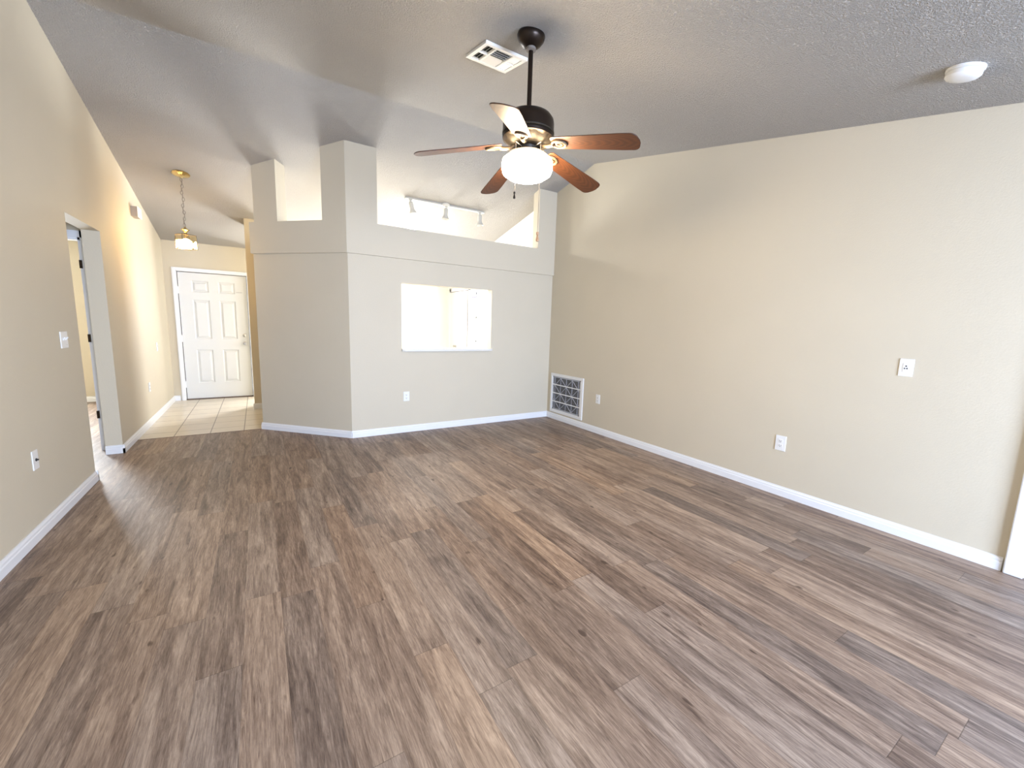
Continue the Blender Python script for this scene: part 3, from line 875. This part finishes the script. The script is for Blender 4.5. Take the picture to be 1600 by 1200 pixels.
for bnd in range(4):
    za_, zb2 = zs_[bnd], zs_[bnd+1]
    for k in range(-1, 5):
        ya_, yb_2 = yst-k*cw_, yst-(k+1)*cw_
        p_, q_ = ((ya_, za_), (yb_2, zb2)) if (k+bnd) % 2 else ((ya_, zb2), (yb_2, za_))
        if p_[0] > ym1:
            f__ = (p_[0]-ym1)/cw_; p_ = (ym1, p_[1]+(q_[1]-p_[1])*f__)
        if q_[0] < ym0:
            f__ = (p_[0]-ym0)/(p_[0]-q_[0]); q_ = (ym0, p_[1]+(q_[1]-p_[1])*f__)
        tube(b, [(-0.0068, *p_), (-0.0068, *q_)], 0.0042, 6)
obj('support_wire', b, M['wire'], fl)

# ================================================================ OUTLETS, SWITCHES, CHIME
def plate_local(w_, h_):
    b = nb(); box(b, -w_/2, w_/2, -0.006, 0.0, -h_/2, h_/2); return b
# every plate is modelled facing -Y and turned to its wall
def outlet(name, label, loc, rz, group=None, w_=0.074, h_=0.118, kind='duplex', cat='outlet'):
    t = thing(name, label, cat, loc, (0, 0, rz), group)
    obj('cover_plate', plate_local(w_, h_), M['plastic'], t, bevel=0.0025)
    if kind == 'duplex':
        for z in (0.020, -0.020):
            b = nb(); box(b, -0.0165, 0.0165, -0.0085, -0.006, z-0.0135, z+0.0135); s_ = obj('socket', b, M['plastic'], t, bevel=0.001)
            b = nb(); box(b, -0.008, -0.0055, -0.0092, -0.0085, z-0.004, z+0.006); box(b, 0.0055, 0.008, -0.0092, -0.0085, z-0.003, z+0.005)
            box(b, -0.0025, 0.0025, -0.0092, -0.0085, z-0.011, z-0.006); obj('slots', b, M['slot'], s_)
    elif kind == 'toggle2':
        for x in (-0.023, 0.023):
            b = nb(); prism(b, [(-0.006, -0.006), (-0.006, 0.012), (-0.018, 0.020), (-0.020, 0.014)], 'x', x-0.005, x+0.005); obj('toggle', b, M['plastic'], t)
    elif kind == 'toggle':
        b = nb(); prism(b, [(-0.006, -0.006), (-0.006, 0.012), (-0.018, 0.020), (-0.020, 0.014)], 'x', -0.005, 0.005); obj('toggle', b, M['plastic'], t)
    elif kind == 'jack':
        b = nb(); lathe(b, [(0, 0), (0.009, 0), (0.009, 0.004), (0.005, 0.005), (0.005, 0.012), (0, 0.012)], seg=12)
        obj('jack', b, M['slot'], t, loc=(0, -0.006, 0), rot=(PI/2, 0, 0))
    elif kind == 'tv':
        b = nb(); box(b, -0.0165, 0.0165, -0.0085, -0.006, -0.030, 0.030); s_ = obj('insert', b, M['plastic'], t, bevel=0.001)
        b = nb(); box(b, -0.004, 0.004, -0.0095, -0.0085, 0.006, 0.014); box(b, -0.010, -0.003, -0.0095, -0.0085, -0.010, -0.001); box(b, 0.003, 0.009, -0.0095, -0.0085, -0.010, -0.001)
        obj('jack', b, M['slot'], s_)
    return t
RZ_R, RZ_L = -PI/2, PI/2      # plates on the right wall face -X, on the left wall +X
outlet('wall_outlet', 'white wall outlet low on the right wall, next to the return air grille', (XR, 3.83, 0.450), RZ_R)
outlet('wall_outlet', 'white wall outlet low in the middle of the long right wall', (XR, 1.632, 0.448), RZ_R, h_=0.128, w_=0.082)
outlet('wall_outlet', 'white wall outlet under the kitchen pass-through opening', (1.529, y0, 0.453), 0.0)
outlet('cable_plate', 'white cable plate at chest height on the right wall', (XR, 0.928, 1.161), RZ_R, kind='tv', cat='wall plate')
outlet('light_switch', 'white two-toggle light switch on the left wall beside the doorway opening', (XL, 4.185, 1.163), RZ_L, w_=0.125, kind='toggle2', cat='light switch')
outlet('phone_jack', 'white plate with a dark jack low on the left wall', (XL, 3.525, 0.470), RZ_L, kind='jack', cat='wall plate')
outlet('wall_outlet', 'narrow white outlet low on the bright hall wall', (XL, 6.66, 0.462), RZ_L)
outlet('light_switch', 'small white light switch on the bright hall wall near the front door', (XL, 7.32, 0.925), RZ_L, kind='toggle', cat='light switch')
ch = thing('door_chime', 'white box door chime with beige grille sides, high on the hall wall', 'door chime', (XL, 6.66, 2.545), (0, 0, PI/2))
b = nb(); box(b, -0.088, 0.088, -0.070, -0.058, -0.062, 0.062); obj('front_cover', b, M['plastic'], ch, bevel=0.006)
b = nb(); box(b, -0.080, 0.080, -0.058, 0.0, -0.055, 0.058)
for i in range(6): box(b, -0.083, -0.080, -0.054+i*0.009, -0.050+i*0.009, -0.05, 0.053)
obj('grille_body', b, M['chime'], ch)
